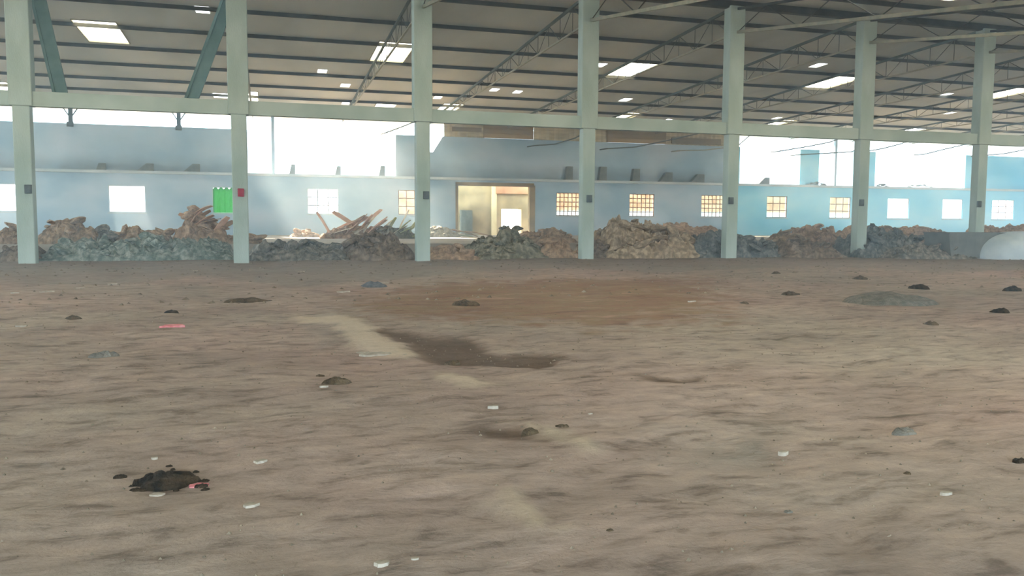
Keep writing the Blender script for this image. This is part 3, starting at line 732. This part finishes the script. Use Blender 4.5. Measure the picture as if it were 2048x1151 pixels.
for (xa_, ya_, xb_, yb_, mt) in ((866, 452, 920, 464, 'brown'), (880, 470, 945, 474, 'green'), (905, 458, 955, 476, 'brown'), (930, 462, 985, 474, 'brown'), (838, 462, 880, 452, 'pale'), (850, 474, 930, 468, 'pale')):
    Y2 = 60.0
    a, b_ = at_y(xa_, ya_, Y2), at_y(xb_, yb_, Y2); a.z = max(a.z, PLZ+.04); b_.z = max(b_.z, PLZ+.04)
    d = b_-a
    board(a, d.length, .3, math.atan2(d.y, d.x), math.asin(d.z/d.length), .2, mt, 'long loose board lying between the third column and the doorway heap', 'loose boards left of the doorway')

# teal, blue and white scraps in the first bay
def scrap(x, y, wpx, mat, label, cat='scrap', h=.03, Y=None, group=None, name='scrap', hz=0.0):
    p = at_z(x, y) if Y is None else at_y(x, y, Y)
    w = wpx*(p-CAMV).length/FOC
    h = min(h, w*.07) if Y is None and name != 'plastic_sheet' else h
    m = MB(); n_ = 12; r3 = random.Random(int(x*7+y))
    top = []; bot = []
    c0 = m.bm.verts.new((0, 0, h)); rr = []
    for i in range(n_):
        a = 2*pi*i/n_; r_ = r3.uniform(.65, 1.05)
        top.append(m.bm.verts.new((w/2*r_*cos(a), w/2*.7*r_*sin(a), h*r3.uniform(.4, .9)))); bot.append(m.bm.verts.new((w/2*r_*1.03*cos(a), w/2*.72*r_*sin(a), -.04)))
    for i in range(n_):
        j = (i+1) % n_
        m.bm.faces.new((c0, top[i], top[j])); m.bm.faces.new((top[i], bot[i], bot[j], top[j]))
    m.bm.faces.new(bot[::-1])
    o = m.build(name, M[mat]); o.location = (p.x, p.y, (gz(p.x, p.y) if Y is None else p.z)+hz); o.rotation_euler.z = r3.uniform(-.3, .3)
    return tag(o, label, cat, group, 'thing')
M['tealpale'] = new_mat('pale teal plastic', lin(110, 160, 156), lin(136, 182, 176), 4)
for x, y, w, mt, h, lb in ((158, 513, 26, 'paper', .25, 'white scrap at the foot of the debris right of the first column'), (200, 505, 22, 'bluerag', .35, 'dark blue bundle in the debris of the first bay'), (245, 498, 60, 'tealpale', .45, 'large teal sheet lying on the debris of the first bay'),
    (290, 513, 26, 'tealpale', .2, 'small pale teal sheet right of the large teal one'), (350, 508, 30, 'tealrag', .3, 'dark teal bundle in the first bay debris'), (222, 512, 18, 'paper', .2, 'pale blue white lump beside the large teal sheet')):
    scrap(x, y+4, w, mt, lb, 'plastic sheet', h=h, name='plastic_sheet')

# ---------------------------------------------------------------- things lying on the open floor
def clump(x, y, wpx, mat, label, hpx=None, name='soil_clump', cat='soil clump', group='dark clumps on the floor', asp=.6, hh=None):
    p = at_z(x, y); w = wpx*(p-CAMV).length/FOC
    if wpx == 100: asp, hh = .35, .07
    h = hh if hh else max(.01, min(.16, w*.17))
    m = MB(); r3 = random.Random(int(x*3+y)); nr, ns = 6, 22
    c0 = m.bm.verts.new((0, 0, h)); rings = []
    for i in range(1, nr+1):
        t = i/nr; ring = []
        for k in range(ns):
            a = 2*pi*k/ns; e = 1+.28*noise.noise(Vector((cos(a)*1.6+x, sin(a)*1.6, y)))
            z = h*(1-t*t)+h*.55*noise.noise(Vector((cos(a)*t*3+x, sin(a)*t*3, y*.1))) if i < nr else -.05
            ring.append(m.bm.verts.new((w/2*t*e*cos(a), w/2*asp*t*e*sin(a), z)))
        rings.append(ring)
    for k in range(ns): m.bm.faces.new((c0, rings[0][k], rings[0][(k+1) % ns]))
    for i in range(nr-1):
        for k in range(ns): m.bm.faces.new((rings[i][k], rings[i+1][k], rings[i+1][(k+1) % ns], rings[i][(k+1) % ns]))
    o = m.build(name, M[mat]); o.location = (p.x, p.y, gz(p.x, p.y)); return tag(o, label, cat, group, 'thing')
clump(330, 962, 125, 'char', 'black charred pile of scraps on the floor at the lower left', name='charred_pile', cat='debris pile', group=None, asp=.62, hh=.06)
r3 = random.Random(5)
for i in range(14):
    x, y = 330+r3.uniform(-95, 85), 958+r3.uniform(-26, 22)
    clump(x, y, r3.uniform(10, 30), 'char', 'black crumb around the charred pile at the lower left', name='charred_crumb', group='crumbs around the charred pile', cat='crumb')
scrap(398, 966, 42, 'pinkrag', 'pink rag at the right end of the black charred pile', 'rag', h=.03, name='rag')
scrap(316, 983, 30, 'paper', 'pinkish white scrap at the front of the black charred pile', 'scrap', h=.06)
scrap(461, 1131, 28, 'tealrag', 'teal scrap at the bottom edge of the floor', 'scrap', h=.03)
cl = [(145, 636, 30, 'soil', 'small dark clump at the left, nearer the edge'), (343, 627, 30, 'char', 'black clump left of centre on the middle floor'), (495, 602, 100, 'soil', 'long low dark pile in front of the second column'),
 (212, 710, 56, 'soil2', 'faint grey clump at the left of the floor'), (745, 574, 60, 'bluerag', 'flat bluish dark pile in front of the third column'), (932, 607, 58, 'soil', 'dark green brown clump on the reddish ground'),
 (1552, 547, 24, 'soil', 'small dark clump right of the fifth column foot'), (1580, 588, 40, 'soil', 'flat dark clump on the floor below the dark blue heap'), (1837, 580, 44, 'char', 'black clump above the low grey mound at right'), (2025, 583, 42, 'char', 'black clump at the right edge, the farther one'),
 (2000, 622, 44, 'char', 'black clump at the right edge, the nearer one'), (1862, 649, 36, 'soil', 'dark clump below the low grey mound at right'), (1720, 556, 34, 'soil', 'thin dark clump in front of the sixth column'), (1808, 861, 58, 'soil2', 'flat brownish clump on the right of the floor'),
 (2040, 917, 30, 'char', 'dark clump cut by the right edge of the floor'), (1815, 943, 16, 'soil', 'tiny dark clump at the lower right'), (640, 749, 18, 'soil', 'small dark clump, upper left of a pair below the puddle'), (672, 768, 64, 'soil', 'dark clump, larger of a pair left below the damp patch'),
 (1125, 856, 34, 'soil', 'dark clump near the centre of the near floor'), (1060, 868, 40, 'soil', 'brown clump left of the dark one near the centre'), (1488, 605, 22, 'soil', 'tiny dark clump in the middle distance right of centre'), (1220, 1064, 16, 'soil', 'tiny dark crumb at the bottom centre'),
 (1576, 1017, 22, 'soil2', 'small brown crumb at the bottom right'), (905, 722, 34, 'soil', 'dark soil lump in the damp patch')]
for x, y, w, mt, lb in cl: clump(x, y, w, mt, lb)
clump(1775, 603, 170, 'soil2', 'low wide grey soil mound at the right of the floor', name='soil_mound', cat='soil mound', group=None, asp=1.0, hh=.16)
sc = [(752, 702, 66, 'paper', 'white torn sheet left of the damp patch, the largest one'), (728, 699, 30, 'paper', 'small white scrap touching the largest torn sheet'), (688, 585, 30, 'paper', 'white scrap before the bluish dark pile'), (768, 567, 20, 'paper', 'white scrap behind the bluish dark pile'),
 (1383, 603, 20, 'paper', 'white scrap on the right part of the reddish ground'), (1566, 901, 22, 'paper', 'white scrap at the right of the near floor'), (1893, 985, 22, 'paper', 'white scrap at the lower right corner area'), (500, 1016, 34, 'paper', 'cream scrap right of the charred pile, the lower one'),
 (520, 926, 26, 'paper', 'cream scrap right of the charred pile, the upper one'), (985, 820, 24, 'paper', 'pale scrap in the centre of the floor'), (1181, 833, 14, 'paper', 'tiny pale scrap right of centre'), (43, 652, 26, 'paper', 'white scrap at the left edge of the middle floor'),
 (160, 577, 18, 'paper', 'white scrap in front of the first column, right one'), (95, 585, 26, 'paper', 'white scrap in front of the first column, middle one'), (30, 588, 20, 'paper', 'pinkish white scrap in front of the first column, left one'), (225, 568, 22, 'paper', 'white scrap below the teal debris'),
 (600, 543, 18, 'paper', 'white scrap right of the second column foot'), (393, 541, 14, 'paper', 'white scrap left of the second column foot'), (345, 653, 50, 'pinkrag', 'pinkish rag below the black clump left of centre'), (830, 1127, 16, 'paper', 'tiny white scrap at the bottom of the floor'),
 (765, 1137, 34, 'paper', 'cream white scrap at the very bottom of the floor'), (310, 921, 14, 'paper', 'tiny pale scrap above the charred pile'), (1528, 546, 18, 'paper', 'white scrap beside the small clump right of the fifth column'), (815, 703, 28, 'paper', 'pale scrap between the torn sheet and the damp patch'), (648, 778, 18, 'paper', 'white scrap below the pair of dark clumps')]
for x, y, w, mt, lb in sc: scrap(x, y, w, mt, lb, 'scrap' if mt == 'paper' else 'rag', h=.02, group='scraps on the floor', name='paper_scrap' if mt == 'paper' else 'rag', hz=.012)

# crumbs of earth, too many to count
pv, pf = [], []
for i in range(5200):
    if i < 3600: x, y = rnd.uniform(-5, 11), 3.2+rnd.random()**1.4*13
    else: x, y = rnd.uniform(-12, 35), rnd.uniform(14, 34)
    s = rnd.uniform(.005, .015) if y < 16 else rnd.uniform(.02, .06)
    z = gz(x, y) + .0; a = rnd.uniform(0, 6); k = len(pv)
    if 3 < y < 18 and -6 < x < 12: z += 0.018*fr(x*2.5, y*2.5, 1, 4)
    for q in range(4): pv.append((x+s*cos(a+q*pi/2)*rnd.uniform(.7, 1.5), y+s*sin(a+q*pi/2), z-.004))
    pv.append((x, y, z+s*rnd.uniform(.5, .9)))
    for q in range(4): pf.append((k+q, k+(q+1) % 4, k+4))
me = bpy.data.meshes.new('earth_crumbs'); me.from_pydata(pv, [], pf); me.update()
tag(link('earth_crumbs', me, new_mat('earth crumbs', lin(96, 84, 70), lin(148, 132, 112), 3)), 'small crumbs of earth scattered over the brown floor', 'crumbs', None, 'stuff')

# ---------------------------------------------------------------- dark skip and pale covered mound at the right edge
p0 = at_y(1902, 522, 30.3); p1 = at_y(1992, 522, 30.3); t1 = at_y(2018, 466, 30.3); t0 = at_y(1898, 466, 30.3)
r = empty('rubbish_skip', (p0.x, 30.3, 0), 'dark grey skip with sloping end at the foot of the rightmost column', 'skip')
m = MB(); dz = t0.z; bx = [(0, 0), (p1.x-p0.x, 0), (t1.x-p0.x, dz), (t0.x-p0.x, dz)]
f1 = [m.bm.verts.new((a, 0, b_)) for a, b_ in bx]; f2 = [m.bm.verts.new((a, 1.5, b_)) for a, b_ in bx]
m.bm.faces.new(f1[::-1]); m.bm.faces.new(f2)
for i in (0, 1, 3): m.bm.faces.new((f1[i], f1[(i+1) % 4], f2[(i+1) % 4], f2[i]))
o = m.build('body', M['skip'], r); so = o.modifiers.new('wall', 'SOLIDIFY'); so.thickness = .05; so.offset = -1
m = MB()
for (a, b_) in (((bx[3][0], 0), (bx[2][0], 0)), ((bx[3][0], 1.5), (bx[2][0], 1.5)), ((bx[3][0], 0), (bx[3][0], 1.5)), ((bx[2][0], 0), (bx[2][0], 1.5))):
    m.bar((a[0], a[1], dz), (b_[0], b_[1], dz), .07, .07)
m.build('rim', M['skip'], r)
m = MB(); q = bmesh.ops.create_grid(m.bm, x_segments=20, y_segments=10, size=1)['verts']
for v in q: v.co = Vector(((v.co.x+1)/2*(t1.x-t0.x-.2)+.1+bx[3][0], (v.co.y+1)/2*1.35+.07, dz-.15+.14*noise.noise(v.co*4)))
o = m.build('rubble_fill', HE['dark']); o.location = (p0.x, 30.3, 0); tag(o, 'dark rubble filling the skip', 'rubble', None, 'stuff')
pm = at_y(1984, 524, 29.6); pc = at_y(2068, 524, 29.6)
R_ = pc.x-pm.x; hgt = at_y(2060, 462, 30.4).z
m = MB(); ns, nr = 40, 12; top = m.bm.verts.new((0, 0, hgt)); rings = []
for i in range(1, nr+1):
    ph = pi/2*i/nr
    rings.append([m.bm.verts.new((R_*sin(ph)**.9*cos(2*pi*k/ns)*(1+.02*sin(k*2.5)), R_*.8*sin(ph)**.9*sin(2*pi*k/ns), hgt*cos(ph)**.8 if i < nr else -.05)) for k in range(ns)])
for k in range(ns): m.bm.faces.new((top, rings[0][k], rings[0][(k+1) % ns]))
for i in range(nr-1):
    for k in range(ns): m.bm.faces.new((rings[i][k], rings[i+1][k], rings[i+1][(k+1) % ns], rings[i][(k+1) % ns]))
o = m.build('covered_mound', M['dome_sheet'], smooth=True); o.location = (pc.x, 29.6+R_*.3, 0)
tag(o, 'pale bluish white sheet-covered round mound cut by the right edge', 'covered mound', None, 'thing')

# ---------------------------------------------------------------- bluish haze volume added to the hall to imitate lens glare
m = MB()
prof = [(-8.9, -.3), (67.9, -.3), (67.9, roof_z(67.9)-.02), (YC, ZR-.02), (-8.9, roof_z(-8.9)-.02)]
f1 = [m.bm.verts.new((X0, y, z)) for y, z in prof]; f2 = [m.bm.verts.new((X1, y, z)) for y, z in prof]
m.bm.faces.new(f1); m.bm.faces.new(f2[::-1])
for i in range(5): m.bm.faces.new((f1[i], f1[(i+1) % 5], f2[(i+1) % 5], f2[i]))
hm = bpy.data.materials.new('added glare haze'); hm.use_nodes = True
hn, hl = hm.node_tree.nodes, hm.node_tree.links; hn.clear()
ho = hn.new('ShaderNodeOutputMaterial'); hv = hn.new('ShaderNodeVolumeScatter')
hv.inputs['Color'].default_value = (.72, .94, 1, 1); hv.inputs['Density'].default_value = .0075; hv.inputs['Anisotropy'].default_value = .55
hl.new(hv.outputs[0], ho.inputs['Volume'])
tag(m.build('glare_haze', hm), 'thin bluish haze added in the hall to imitate lens glare', 'haze', None, 'stuff')
